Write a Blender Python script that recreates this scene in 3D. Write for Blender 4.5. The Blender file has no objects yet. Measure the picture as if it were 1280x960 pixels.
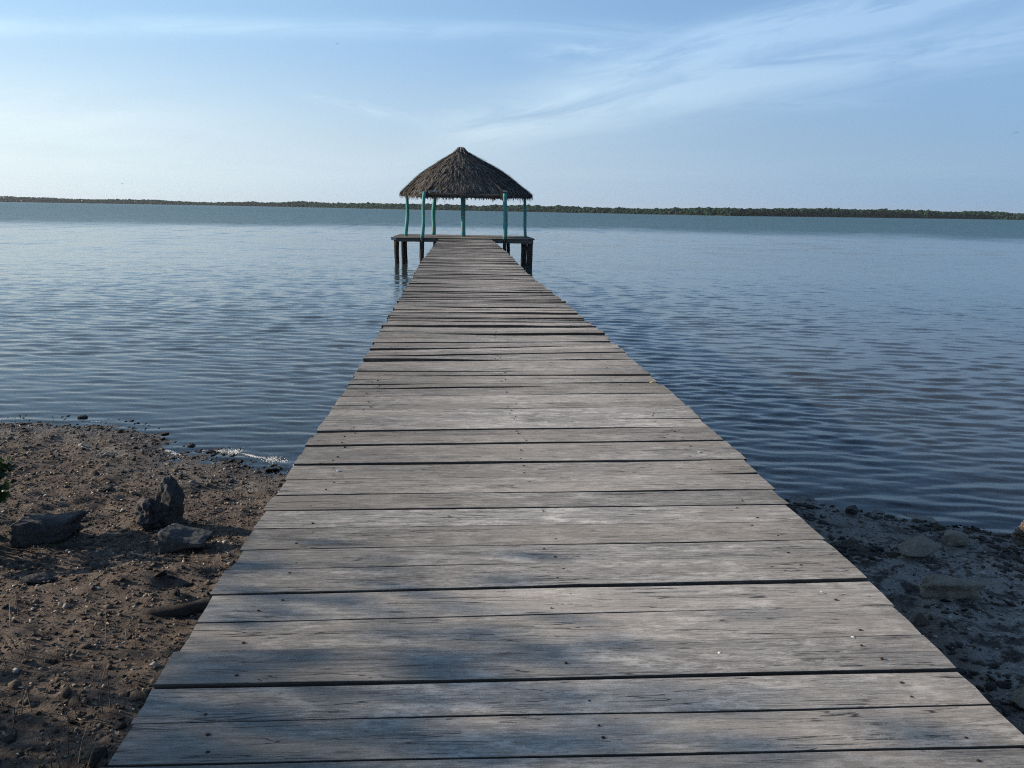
import bpy, bmesh, math, random
import numpy as np
from mathutils import Vector, Matrix

rnd = random.Random(7)
nr = np.random.default_rng(11)
S = bpy.context.scene
COL = S.collection
R = math.radians

# ------------------------------------------------------------------ helpers
def link(name, verts, faces, mat=None, parent=None, smooth=False):
    me = bpy.data.meshes.new(name)
    me.from_pydata([tuple(v) for v in verts], [], [tuple(f) for f in faces])
    me.update()
    o = bpy.data.objects.new(name, me)
    COL.objects.link(o)
    if mat is not None:
        for m in (mat if isinstance(mat, (list, tuple)) else [mat]):
            me.materials.append(m)
    if smooth:
        me.polygons.foreach_set('use_smooth', [True] * len(me.polygons))
    if parent is not None:
        o.parent = parent
    return o

def link_np(name, V, Q, mat=None, parent=None, smooth=False):
    """V (n,3) and faces (m,k) as numpy arrays"""
    me = bpy.data.meshes.new(name)
    n, (m, k) = len(V), Q.shape
    me.vertices.add(n)
    me.vertices.foreach_set('co', np.ascontiguousarray(V, dtype=np.float32).ravel())
    me.loops.add(m * k)
    me.loops.foreach_set('vertex_index', np.ascontiguousarray(Q, dtype=np.int32).ravel())
    me.polygons.add(m)
    me.polygons.foreach_set('loop_start', np.arange(0, m * k, k, dtype=np.int32))
    me.polygons.foreach_set('loop_total', np.full(m, k, dtype=np.int32))
    if smooth:
        me.polygons.foreach_set('use_smooth', np.ones(m, dtype=bool))
    me.update(calc_edges=True)
    o = bpy.data.objects.new(name, me)
    COL.objects.link(o)
    if mat is not None:
        me.materials.append(mat)
    if parent is not None:
        o.parent = parent
    return o

def attr(o, name, data):
    a = o.data.attributes.new(name, 'FLOAT', 'POINT')
    a.data.foreach_set('value', np.ascontiguousarray(data, dtype=np.float32))

def tag(o, label=None, cat=None, group=None, kind=None):
    if label: o['label'] = label
    if cat: o['category'] = cat
    if group: o['group'] = group
    if kind: o['kind'] = kind
    return o

def empty(name, loc):
    o = bpy.data.objects.new(name, None)
    COL.objects.link(o)
    o.location = loc
    return o

def local(V, root):
    return np.asarray(V, float) - np.array(root.location)

# value noise ------------------------------------------------------------
def _h(i, j, k):
    n = (i * 374761393 + j * 668265263 + k * 1274126177) & 0x7fffffff
    n = ((n ^ (n >> 13)) * 1274126177) & 0x7fffffff
    n = n ^ (n >> 16)
    return (n & 0xffff) / 65535.0

def vnoise(x, y, z=0.0):
    x, y, z = np.broadcast_arrays(np.asarray(x, float), np.asarray(y, float), np.asarray(z, float))
    i, j, k = [np.floor(a).astype(np.int64) for a in (x, y, z)]
    f, g, h = x - i, y - j, z - k
    f, g, h = [a * a * a * (a * (a * 6 - 15) + 10) for a in (f, g, h)]
    def L(a, b, t): return a + (b - a) * t
    c = lambda a, b, d: _h(i + a, j + b, k + d)
    return L(L(L(c(0,0,0), c(1,0,0), f), L(c(0,1,0), c(1,1,0), f), g),
             L(L(c(0,0,1), c(1,0,1), f), L(c(0,1,1), c(1,1,1), f), g), h) * 2 - 1

def fbm(x, y, z=0.0, oct=4, gain=.5):
    s, a = 0, 1.0
    for o in range(oct):
        s = s + a * vnoise(np.asarray(x) * 2.03 ** o + 17.3 * o, np.asarray(y) * 2.03 ** o - 9.1 * o, np.asarray(z) * 2.03 ** o + 3.7 * o)
        a *= gain
    return s

# geometry pieces ---------------------------------------------------------
def tube(points, radii, sides=10, cap=True, seed=0, rough=0.0):
    """tapered round pole through points; returns verts, faces"""
    P = [Vector(p) for p in points]
    V, Fc = [], []
    rr = random.Random(seed)
    ref = Vector((1, 0, 0))
    for i, p in enumerate(P):
        d = (P[min(i + 1, len(P) - 1)] - P[max(i - 1, 0)]).normalized()
        a = ref - d * ref.dot(d)
        if a.length < .1:
            a = Vector((0, 1, 0)) - d * d.y
        a.normalize(); b = d.cross(a)
        for k in range(sides):
            t = 2 * math.pi * k / sides
            r = radii[i] * (1 + rough * (rr.random() * 2 - 1))
            V.append(p + a * (math.cos(t) * r) + b * (math.sin(t) * r))
    n = len(P)
    for i in range(n - 1):
        for k in range(sides):
            k2 = (k + 1) % sides
            Fc.append((i * sides + k, i * sides + k2, (i + 1) * sides + k2, (i + 1) * sides + k))
    if cap:
        Fc.append(tuple(range(sides))[::-1])
        Fc.append(tuple((n - 1) * sides + k for k in range(sides)))
    return [tuple(v) for v in V], Fc

def merge(parts):
    V, Fc = [], []
    for v, f in parts:
        o = len(V)
        V += list(v)
        Fc += [tuple(i + o for i in q) for q in f]
    return V, Fc

def pole(x0, y0, z0, x1, y1, z1, r0, r1, seed=0, n=9, wob=.02, sides=10, rough=.05):
    rr = random.Random(seed)
    ph, ph2 = rr.random() * 6.28, rr.random() * 6.28
    pts, rad = [], []
    for i in range(n):
        t = i / (n - 1)
        w = math.sin(math.pi * t)
        pts.append((x0 + (x1 - x0) * t + wob * w * math.sin(ph + 4 * t), y0 + (y1 - y0) * t + wob * w * math.sin(ph2 + 4 * t), z0 + (z1 - z0) * t))
        rad.append((r0 + (r1 - r0) * t) * (1 + .06 * math.sin(ph + 7 * t)))
    return tube(pts, rad, sides, True, seed, rough)

def beam(a, b, w, h, seed=0, n=8, wob=.008, sag=0.0):
    """squared timber from a to b; its top face runs through a and b"""
    a, b = Vector(a), Vector(b)
    d = (b - a).normalized()
    s = Vector((-d.y, d.x, 0)).normalized()
    u = Vector((0, 0, 1))
    rr = random.Random(seed)
    V, Fc = [], []
    prof = [(-.5, -1), (.5, -1), (.5, -.08), (.42, 0), (-.42, 0), (-.5, -.08)]
    for i in range(n):
        t = i / (n - 1)
        p = a.lerp(b, t) + s * (wob * (rr.random() * 2 - 1)) + u * (wob * (rr.random() * 2 - 1) - sag * 4 * t * (1 - t))
        for (q, z) in prof:
            V.append(tuple(p + s * (q * w) + u * (z * h)))
    m = len(prof)
    for i in range(n - 1):
        for k in range(m):
            k2 = (k + 1) % m
            Fc.append((i * m + k, i * m + k2, (i + 1) * m + k2, (i + 1) * m + k))
    Fc.append(tuple(range(m))[::-1]); Fc.append(tuple((n - 1) * m + k for k in range(m)))
    return V, Fc

_ICO = {}
def ico(sub):
    if sub not in _ICO:
        bm = bmesh.new()
        bmesh.ops.create_icosphere(bm, subdivisions=sub, radius=1)
        V = np.array([v.co[:] for v in bm.verts]); Fc = np.array([[v.index for v in f.verts] for f in bm.faces])
        bm.free(); _ICO[sub] = (V, Fc)
    return _ICO[sub]

# ------------------------------------------------------------------ materials
class NT:
    def __init__(s, tree): s.t = tree; s.n = tree.nodes; s.l = tree.links
    def node(s, kind, **kw):
        n = s.n.new(kind)
        for k, v in kw.items(): setattr(n, k, v)
        return n
    def put(s, sock, v):
        if v is None: return
        if hasattr(v, 'is_output'): s.l.new(v, sock)
        else: sock.default_value = v
    def math(s, op, a, b=None, c=None, clamp=False):
        n = s.node('ShaderNodeMath', operation=op, use_clamp=clamp)
        for i, v in enumerate((a, b, c)): s.put(n.inputs[i], v)
        return n.outputs[0]
    def mix(s, f, a, b, blend='MIX'):
        n = s.node('ShaderNodeMix', data_type='RGBA', blend_type=blend)
        s.put(n.inputs[0], f)
        for i, v in ((6, a), (7, b)):
            s.put(n.inputs[i], v if hasattr(v, 'is_output') else (*v[:3], 1))
        return n.outputs[2]
    def noise(s, vec, scale, detail=4, rough=.55, dist=0.0, out=0):
        n = s.node('ShaderNodeTexNoise')
        s.put(n.inputs['Vector'], vec)
        n.inputs['Scale'].default_value = scale; n.inputs['Detail'].default_value = detail
        n.inputs['Roughness'].default_value = rough; n.inputs['Distortion'].default_value = dist
        return n.outputs[out]
    def ramp(s, f, lo, hi, a=0.0, b=1.0):
        n = s.node('ShaderNodeMapRange', clamp=True, interpolation_type='SMOOTHSTEP')
        s.put(n.inputs[0], f)
        for i, v in enumerate((lo, hi, a, b)): s.put(n.inputs[1 + i], v)
        return n.outputs[0]
    def map(s, vec, scale=(1, 1, 1), loc=(0, 0, 0)):
        n = s.node('ShaderNodeMapping')
        s.put(n.inputs[0], vec); n.inputs['Location'].default_value = loc; n.inputs['Scale'].default_value = scale
        return n.outputs[0]
    def attr(s, name):
        return s.node('ShaderNodeAttribute', attribute_name=name).outputs['Fac']
    def bump(s, h, strength, dist, normal=None):
        n = s.node('ShaderNodeBump')
        s.put(n.inputs['Strength'], strength); n.inputs['Distance'].default_value = dist
        s.put(n.inputs['Height'], h)
        if normal is not None: s.put(n.inputs['Normal'], normal)
        return n.outputs[0]

def new_mat(name):
    m = bpy.data.materials.new(name); m.use_nodes = True
    t = NT(m.node_tree); t.n.clear()
    out = t.node('ShaderNodeOutputMaterial')
    return m, t, out

def principled(t, out, col, rough=.9, normal=None, spec=.3):
    b = t.node('ShaderNodeBsdfPrincipled')
    t.put(b.inputs['Base Color'], col if hasattr(col, 'is_output') else (*col, 1))
    t.put(b.inputs['Roughness'], rough)
    b.inputs['Specular IOR Level'].default_value = spec
    if normal is not None: t.put(b.inputs['Normal'], normal)
    t.l.new(b.outputs[0], out.inputs[0])
    return b

def wood_mat(name, axis=0, base=(.30, .275, .25), dark=(.11, .10, .095), worn=None, bleach=.5):
    """weathered grey timber; grain runs along the given axis; 'tone' shifts each board"""
    m, t, out = new_mat(name)
    g = t.node('ShaderNodeTexCoord').outputs['Object']
    tone = t.attr('tone')
    off = t.node('ShaderNodeCombineXYZ')
    for i, k in enumerate((37.0, 53.0, 11.0)):
        t.put(off.inputs[i], t.math('MULTIPLY', tone, k))
    v = t.node('ShaderNodeVectorMath', operation='ADD')
    t.put(v.inputs[0], g); t.put(v.inputs[1], off.outputs[0]); v = v.outputs[0]
    sc = [1.0, 1.0, 1.0]
    def st(along, across):
        s_ = [across] * 3; s_[axis] = along
        return t.map(v, tuple(s_))
    grain = t.noise(st(4.5, 60), 1, 8, .68, .25)
    fine = t.noise(st(22, 260), 1, 5, .7)
    blot = t.noise(st(2.6, 7.5), 1, 8, .66, .35)
    mott = t.noise(st(11, 30), 1, 8, .72, .2)
    big = t.noise(st(.6, 1.6), 1, 3, .5)
    col = t.mix(t.ramp(grain, .30, .60), dark, base)
    col = t.mix(t.ramp(mott, .44, .62, 0, .75), col, tuple(c * .55 for c in base))
    col = t.mix(t.ramp(blot, .44, .66, 0, .6), col, tuple(c * .66 for c in base))
    lightc = tuple(min(1, c * 1.5) for c in base)
    col = t.mix(t.math('MULTIPLY', t.ramp(blot, .54, .34, 0, .7), t.ramp(mott, .56, .40)), col, lightc)
    col = t.mix(t.ramp(fine, .54, .66, 0, .75), col, (.06, .055, .05))
    col = t.mix(t.ramp(fine, .45, .33, 0, .6), col, lightc)
    # bleached, rubbed fibres
    bl = t.math('MULTIPLY', t.ramp(t.noise(st(5.0, 17), 1, 8, .75, .5), .56, .70), bleach)
    col = t.mix(bl, col, (.56, .53, .49))
    kv = t.node('ShaderNodeTexVoronoi'); t.put(kv.inputs['Vector'], st(1.5, 4.6)); kv.inputs['Scale'].default_value = 1
    ksz = t.node('ShaderNodeSeparateXYZ'); t.put(ksz.inputs[0], kv.outputs['Color'])
    kd = t.math('ADD', kv.outputs['Distance'], t.math('MULTIPLY', t.math('SUBTRACT', mott, .5), .12))
    kon = t.ramp(ksz.outputs[0], .70, .74)
    knot = t.math('MULTIPLY', kon, t.ramp(kd, .085, .04))
    ringk = t.math('MULTIPLY', kon, t.math('MULTIPLY', t.ramp(kd, .26, .10), t.ramp(t.math('SINE', t.math('MULTIPLY', kd, 95.0)), .2, .9)))
    col = t.mix(t.math('MULTIPLY', ringk, .45), col, (.10, .09, .08))
    col = t.mix(t.math('MULTIPLY', knot, .8), col, (.055, .046, .04))
    # rain stains: soft dark runs across several boards
    stn = t.ramp(t.noise(t.map(g, (1.1, 2.6, 1)), 1, 7, .68, .6), .50, .66, 0, .5)
    col = t.mix(stn, col, tuple(c * .45 for c in base))
    # warm/cool drift between boards
    col = t.mix(t.ramp(big, .35, .65, 0, .35), col, (base[0] * 1.08, base[1] * .98, base[2] * .88))
    tn = t.ramp(tone, 0, 1, .60, 1.22)
    if worn:
        x = t.node('ShaderNodeSeparateXYZ'); t.put(x.inputs[0], g)
        wig = t.math('MULTIPLY', t.math('SUBTRACT', t.noise(g, 1.3, 3), .5), .9)
        d = t.math('ABSOLUTE', t.math('ADD', t.math('SUBTRACT', x.outputs[0], worn[0]), wig))
        tn = t.math('MULTIPLY', tn, t.ramp(d, worn[1] * .25, worn[1] * 1.25, 1.14, .80))
    sc_ = t.node('ShaderNodeVectorMath', operation='SCALE')
    t.put(sc_.inputs[0], col); t.put(sc_.inputs['Scale'], tn); col = sc_.outputs[0]
    # long drying cracks
    cr = t.noise(st(1.1, 26), 1, 3, .5, .6)
    crack = t.math('MULTIPLY', t.ramp(t.math('ABSOLUTE', t.math('SUBTRACT', cr, .5)), .010, .0), t.ramp(blot, .46, .56))
    col = t.mix(t.math('MULTIPLY', crack, .85), col, (.03, .027, .025))
    pit = t.ramp(t.noise(st(16, 46), 1, 3, .7), .70, .78)
    col = t.mix(t.math('MULTIPLY', pit, .7), col, (.05, .045, .042))
    h = t.math('ADD', t.math('MULTIPLY', grain, .8), t.math('MULTIPLY', fine, .35))
    h = t.math('SUBTRACT', h, t.math('MULTIPLY', crack, .9))
    h = t.math('SUBTRACT', h, t.math('MULTIPLY', pit, .3))
    nrm = t.bump(h, .9, .006)
    principled(t, out, col, .88, nrm, .2)
    return m

def paint_mat(name, col, under, chip=.55):
    m, t, out = new_mat(name)
    g = t.node('ShaderNodeTexCoord').outputs['Object']
    n1 = t.noise(t.map(g, (9, 9, 2.2)), 1, 5, .65)
    c = t.mix(t.ramp(t.noise(g, 3.0, 3), .3, .7, 0, .5), col, tuple(x * .72 for x in col))
    c = t.mix(t.ramp(n1, chip, chip + .08), c, under)
    principled(t, out, c, .6, t.bump(n1, .5, .01), .35)
    return m

def rock_mat(name, a, b, c, scale=1.0, bump=.8):
    m, t, out = new_mat(name)
    g = t.node('ShaderNodeTexCoord').outputs['Object']
    n1 = t.noise(g, 5 * scale, 7, .65); n2 = t.noise(g, 30 * scale, 5, .7); n3 = t.noise(g, 2 * scale, 3)
    col = t.mix(t.ramp(n1, .35, .65), a, b)
    col = t.mix(t.ramp(n2, .5, .72, 0, .7), col, c)
    col = t.mix(t.ramp(n3, .5, .7, 0, .5), col, tuple(x * .5 for x in a))
    vo = t.node('ShaderNodeTexVoronoi'); t.put(vo.inputs['Vector'], g); vo.inputs['Scale'].default_value = 22 * scale
    h = t.math('ADD', t.math('ADD', n1, t.math('MULTIPLY', n2, .5)), t.math('MULTIPLY', vo.outputs[0], .4))
    principled(t, out, col, .92, t.bump(h, bump, .03), .2)
    return m

def leaf_mat(name, a, b, c, rough=.45):
    m, t, out = new_mat(name)
    tone = t.attr('tone')
    col = t.mix(t.ramp(tone, .1, .6), a, b)
    col = t.mix(t.ramp(tone, .75, 1.0), col, c)
    bs = t.node('ShaderNodeBsdfPrincipled'); t.put(bs.inputs['Base Color'], col)
    bs.inputs['Roughness'].default_value = rough; bs.inputs['Specular IOR Level'].default_value = .3
    tr = t.node('ShaderNodeBsdfTranslucent'); t.put(tr.inputs[0], col)
    mx = t.node('ShaderNodeMixShader'); mx.inputs[0].default_value = .22
    t.l.new(bs.outputs[0], mx.inputs[1]); t.l.new(tr.outputs[0], mx.inputs[2]); t.l.new(mx.outputs[0], out.inputs[0])
    return m

def tone_mat(name, stops, rough=.9, bump=.4, bscale=30):
    """colour picked by each piece's own 'tone'"""
    m, t, out = new_mat(name)
    r = t.node('ShaderNodeValToRGB'); t.put(r.inputs[0], t.attr('tone'))
    e = r.color_ramp.elements
    e[0].position, e[0].color = stops[0][0], (*stops[0][1], 1)
    e[1].position, e[1].color = stops[-1][0], (*stops[-1][1], 1)
    for p, c in stops[1:-1]:
        x = e.new(p); x.color = (*c, 1)
    g = t.node('ShaderNodeTexCoord').outputs['Object']
    n = t.noise(g, bscale, 5, .65)
    col = t.mix(t.ramp(n, .35, .7, 0, .5), r.outputs[0], (.03, .026, .022))
    principled(t, out, col, rough, t.bump(n, bump, .02), .25)
    return m

M_DECK = wood_mat('weathered_deck_wood', 0, base=(.405, .374, .33), dark=(.105, .096, .087), worn=(.40, 1.15))
M_SIDE = wood_mat('gap_shade_board_side', 0, base=(.10, .085, .07), dark=(.04, .034, .03), bleach=.1)  # board sides, darkened so the shade of the gaps is in the colour
M_BEAM_Y = wood_mat('weathered_beam_wood', 1, base=(.17, .15, .13), dark=(.06, .055, .05), bleach=.25)
M_BEAM_X = wood_mat('weathered_edge_wood', 0, base=(.20, .18, .16), dark=(.07, .06, .055), bleach=.3)
M_PILE = wood_mat('wet_pile_wood', 2, base=(.085, .072, .062), dark=(.03, .026, .024), bleach=.12)
M_PALE = wood_mat('pale_wood_slit_light', 0, base=(.80, .77, .72), dark=(.62, .58, .53), bleach=.5)  # pale board wood, whitened so the eave strips paint in sky light
M_TEAL = paint_mat('turquoise_paint', (.05, .27, .25), (.16, .15, .13))
M_NAIL = rock_mat('rusty_nail', (.03, .02, .016), (.07, .035, .02), (.02, .015, .013), 8, .3)
M_BARK = wood_mat('bark', 2, base=(.16, .13, .10), dark=(.06, .05, .04), bleach=.2)

# ------------------------------------------------------------------ lay of the land
SX = np.array([-400, -60, -20, -9, -6, -4.7, -4.1, -3.6, -3.3, -2.8, -1.93, 0, 1.7, 3.46, 4.33, 5.29, 8, 20, 60, 400.])
SY = np.array([60, 20, 13, 11.0, 10.8, 10.72, 10.45, 9.9, 9.38, 9.36, 8.84, 8.5, 8.2, 7.83, 7.42, 7.04, 6.5, 5.5, 9, 30.])
SY = SY - np.interp(SX, [-6, -2, 0, 3, 6], [.08, .10, .12, .34, .36])
def shore_y(x): return np.interp(x, SX, SY)

def ground_z(x, y, fine=True):
    x = np.asarray(x, float); y = np.asarray(y, float)
    s = shore_y(x) - y
    land = .07 * np.minimum(s, 6) + .02 * np.clip(s - 6, 0, 60)
    sea = .052 * s
    sea = np.where(s < -26, -1.35 + (s + 26) * .004, sea)
    sea = np.maximum(sea, -4.5)
    z = np.where(s > 0, land, sea)
    near = np.exp(-np.maximum(np.hypot(x, y - 5) - 9, 0) / 8)
    z = z + near * (.035 * fbm(x * .9, y * .9, 2.2, 3) * np.clip(.3 + s * .4, .12, 1.2))
    if fine:
        k = near * np.clip(.4 + s * .35, .2, 1)
        z = z + k * (.022 * fbm(x * 4.1, y * 4.1, 5.0, 3) + .009 * np.abs(fbm(x * 13, y * 13, 8.0, 3)))
    return z

def axis(lo, hi, step, far_lo, far_hi, g=1.16):
    a = list(np.arange(lo, hi, step))
    s, v = step, a[-1]
    while v < far_hi: s *= g; v += s; a.append(v)
    s, v = step, a[0]
    b = []
    while v > far_lo: s *= g; v -= s; b.append(v)
    return np.array(b[::-1] + a)

gx = axis(-6.6, 6.6, .032, -5000, 5000)
gy = axis(1.6, 12, .032, -300, 5000)
X, Y = np.meshgrid(gx, gy)
Zg = ground_z(X, Y)
V = np.column_stack([X.ravel(), Y.ravel(), Zg.ravel()])
nx, ny = len(gx), len(gy)
idx = np.arange(nx * ny).reshape(ny, nx)
Q = np.column_stack([idx[:-1, :-1].ravel(), idx[:-1, 1:].ravel(), idx[1:, 1:].ravel(), idx[1:, :-1].ravel()])

m, t, out = new_mat('shore_earth')
g = t.node('ShaderNodeTexCoord').outputs['Object']
wet, side = t.attr('wet'), t.attr('sand')
n1 = t.noise(g, 1.4, 5, .6); n2 = t.noise(g, 9, 6, .65); n3 = t.noise(g, 55, 5, .7); n4 = t.noise(g, 3.3, 4, .6, .5)
soil = t.mix(t.ramp(n2, .35, .65), (.070, .050, .037), (.165, .125, .094))
soil = t.mix(t.ramp(n3, .55, .72, 0, .8), soil, (.30, .25, .19))
soil = t.mix(t.ramp(n3, .45, .30, 0, .8), soil, (.03, .022, .016))
sand = t.mix(t.ramp(n3, .35, .65), (.20, .176, .15), (.34, .305, .26))
sand = t.mix(t.ramp(t.noise(g, 4.2, 7, .68, .6), .47, .58, 0, .9), sand, (.035, .028, .023))
sand = t.mix(t.ramp(n2, .56, .66, 0, .6), sand, (.40, .37, .32))
sm = t.math('ADD', side, t.math('MULTIPLY', t.math('SUBTRACT', n1, .5), .9), clamp=True)
col = t.mix(t.ramp(sm, .3, .7), soil, sand)
wetm = t.math('ADD', wet, t.math('MULTIPLY', t.math('SUBTRACT', n4, .5), .5), clamp=True)
col = t.mix(t.math('MULTIPLY', wetm, .62), col, (.045, .038, .033))
h = t.math('ADD', t.math('MULTIPLY', n2, 1.0), t.math('MULTIPLY', n3, .55))
principled(t, out, col, t.ramp(wetm, .2, 1, .95, .55), t.bump(h, .9, .05), .3)
ground = link_np('shore_ground', V, Q, m, smooth=True)
tag(ground, kind='structure')
s_ = shore_y(V[:, 0]) - V[:, 1]
attr(ground, 'wet', np.clip(1 - (s_ - .1) / 1.3, 0, 1) * np.clip(1 + (s_ + .15) / .7, 0, 1))
attr(ground, 'sand', .9 * (s_ < -.25) + np.clip((V[:, 0] - 2.3) / 1.1, 0, 1) * .85 + np.clip(1 - np.abs(s_ - .9) / 1.6, 0, 1) * .5)

# ------------------------------------------------------------------ sea
r1 = [4.5]
while r1[-1] < 85: r1.append(r1[-1] * 1.0038)
while r1[-1] < 5200: r1.append(r1[-1] * 1.03)
r1 = np.array(r1)
th = np.concatenate([np.linspace(-95, -42, 60, endpoint=False), np.linspace(-42, 42, 560, endpoint=False), np.linspace(42, 95, 61)])
TH, RR = np.meshgrid(np.radians(th), r1)
WX, WY = RR * np.sin(TH), RR * np.cos(TH)
Zw = np.zeros_like(WX)
depth = -ground_z(WX, WY, False)
shallow = np.clip(depth / .30, .35, 1)
step = RR * .0038
def wave(p): return np.sin(p) + .28 * np.sin(2 * p + 1.3)       # slightly peaked ripples
gust = np.clip(.95 + .30 * fbm(WX * .06, WY * .12, 1.0, 3), .6, 1.3)
for i in range(64):
    lam = float(np.exp(nr.uniform(math.log(.19), math.log(.75))))
    ang = nr.normal(0, .26) + R(9)           # crests roughly along the beach
    kx, ky = math.sin(ang) * 2 * math.pi / lam, math.cos(ang) * 2 * math.pi / lam
    A = .0014 * (lam / .3) ** .45
    fade = np.clip(lam / (step * 3.5) - .5, 0, 1)
    wob = .35 * fbm(WX * .5 + i, WY * .5, i * 1.7, 2)
    Zw += A * fade * wave(kx * WX + ky * WY + nr.uniform(0, 6.28) + wob * 2)
Zw *= shallow * gust * np.clip(1.45 - RR / 45, .0, 1)
V = np.column_stack([WX.ravel(), WY.ravel(), Zw.ravel()])
nyw, nxw = WX.shape
idx = np.arange(nxw * nyw).reshape(nyw, nxw)
Q = np.column_stack([idx[:-1, :-1].ravel(), idx[1:, :-1].ravel(), idx[1:, 1:].ravel(), idx[:-1, 1:].ravel()])[:, ::-1]

m, t, out = new_mat('lagoon_water')
g = t.node('ShaderNodeTexCoord').outputs['Object']
dep, dist = t.attr('depth'), t.attr('dist')
b3 = t.noise(t.map(g, (.018, .055, 1)), 1, 5, .6, .5)
dist2 = t.math('ADD', dist, t.math('MULTIPLY', t.math('SUBTRACT', t.noise(t.map(g, (.035, .02, 1)), 1, 6, .7, .4), .5), t.math('MULTIPLY', dist, .75)))
far = t.ramp(dist2, 95, 150)
def tilt(scale, k):
    """small wave facets: slopes straight from noise, so they hold at any distance"""
    n_ = t.node('ShaderNodeTexNoise'); t.put(n_.inputs['Vector'], t.map(g, scale)); n_.inputs['Scale'].default_value = 1
    n_.inputs['Detail'].default_value = 5; n_.inputs['Roughness'].default_value = .65; n_.inputs['Distortion'].default_value = .3
    v_ = t.node('ShaderNodeVectorMath', operation='SUBTRACT'); t.put(v_.inputs[0], n_.outputs['Color']); v_.inputs[1].default_value = (.5, .5, .5)
    w_ = t.node('ShaderNodeVectorMath', operation='MULTIPLY'); t.put(w_.inputs[0], v_.outputs[0]); w_.inputs[1].default_value = (.6, 1, 0)
    x_ = t.node('ShaderNodeVectorMath', operation='SCALE'); t.put(x_.inputs[0], w_.outputs[0]); t.put(x_.inputs['Scale'], k)
    return x_.outputs[0]
calm = t.math('SUBTRACT', 1.0, t.math('MULTIPLY', t.math('MULTIPLY', t.ramp(dist2, 38, 62), t.ramp(dist2, 112, 92)), .30))
streaks = t.ramp(b3, .38, .62, .45, 1.3)
k1 = t.math('MULTIPLY', t.ramp(dist, 7, 30, .07, .36), calm)
k2 = t.math('MULTIPLY', t.math('MULTIPLY', t.ramp(dist, 8, 30, .03, .42), calm), streaks)
k2 = t.math('ADD', k2, t.math('MULTIPLY', far, .75))
nv = t.node('ShaderNodeVectorMath', operation='ADD'); t.put(nv.inputs[0], t.node('ShaderNodeNewGeometry').outputs['Normal']); t.put(nv.inputs[1], tilt((2.4, 6.5, 1), k1))
nv2 = t.node('ShaderNodeVectorMath', operation='ADD'); t.put(nv2.inputs[0], nv.outputs[0]); t.put(nv2.inputs[1], tilt((.9, 3.4, 1), k2))
wide = t.node('ShaderNodeVectorMath', operation='ADD'); t.put(wide.inputs[0], nv2.outputs[0]); t.put(wide.inputs[1], tilt((.22, .55, 1), t.ramp(dist, 28, 70, 0, .34)))
nv2 = wide
paw = t.math('MULTIPLY', t.math('SUBTRACT', t.noise(t.map(g, (.55, .05, 1)), 1, 6, .7, .3), .5), t.ramp(dist, 45, 130, 0, -.55))
pv = t.node('ShaderNodeCombineXYZ'); t.put(pv.inputs[1], paw)
nv3 = t.node('ShaderNodeVectorMath', operation='ADD'); t.put(nv3.inputs[0], nv2.outputs[0]); t.put(nv3.inputs[1], pv.outputs[0])
nn_ = t.node('ShaderNodeVectorMath', operation='NORMALIZE'); t.put(nn_.inputs[0], nv3.outputs[0]); nrm = nn_.outputs[0]
ps = t.node('ShaderNodeBsdfPrincipled'); ps.inputs['IOR'].default_value = 1.333
ps.inputs['Specular IOR Level'].default_value = .5
t.put(ps.inputs['Base Color'], t.mix(far, t.mix(t.ramp(dist, 10, 34), (.150, .155, .145), (.055, .085, .092)), (.018, .074, .078)))
t.put(ps.inputs['Roughness'], t.math('ADD', t.ramp(dist, 8, 60, .05, .12), t.math('MULTIPLY', far, .30)))
t.put(ps.inputs['Normal'], nrm)
fr = t.node('ShaderNodeFresnel'); fr.inputs[0].default_value = 1.333; t.put(fr.inputs['Normal'], nrm)
gl = t.node('ShaderNodeBsdfGlossy'); gl.inputs['Roughness'].default_value = .06; t.put(gl.inputs['Normal'], nrm)
tp = t.node('ShaderNodeBsdfTransparent')
t.put(tp.inputs[0], t.mix(t.ramp(dep, 0, .8), (.92, .93, .92), (.55, .68, .70)))
mx = t.node('ShaderNodeMixShader'); t.put(mx.inputs[0], fr.outputs[0])
t.l.new(tp.outputs[0], mx.inputs[1]); t.l.new(gl.outputs[0], mx.inputs[2])
op = t.math('SUBTRACT', 1.0, t.math('EXPONENT', t.math('MULTIPLY', dep, -1.0)), clamp=True)
mx2 = t.node('ShaderNodeMixShader'); t.put(mx2.inputs[0], op)
t.l.new(mx.outputs[0], mx2.inputs[1]); t.l.new(ps.outputs[0], mx2.inputs[2])
t.l.new(mx2.outputs[0], out.inputs[0])
sea = link_np('sea_water', V, Q, m, smooth=True)
tag(sea, kind='structure')
attr(sea, 'depth', np.clip(depth.ravel(), 0, 5)); attr(sea, 'dist', RR.ravel())

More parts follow.
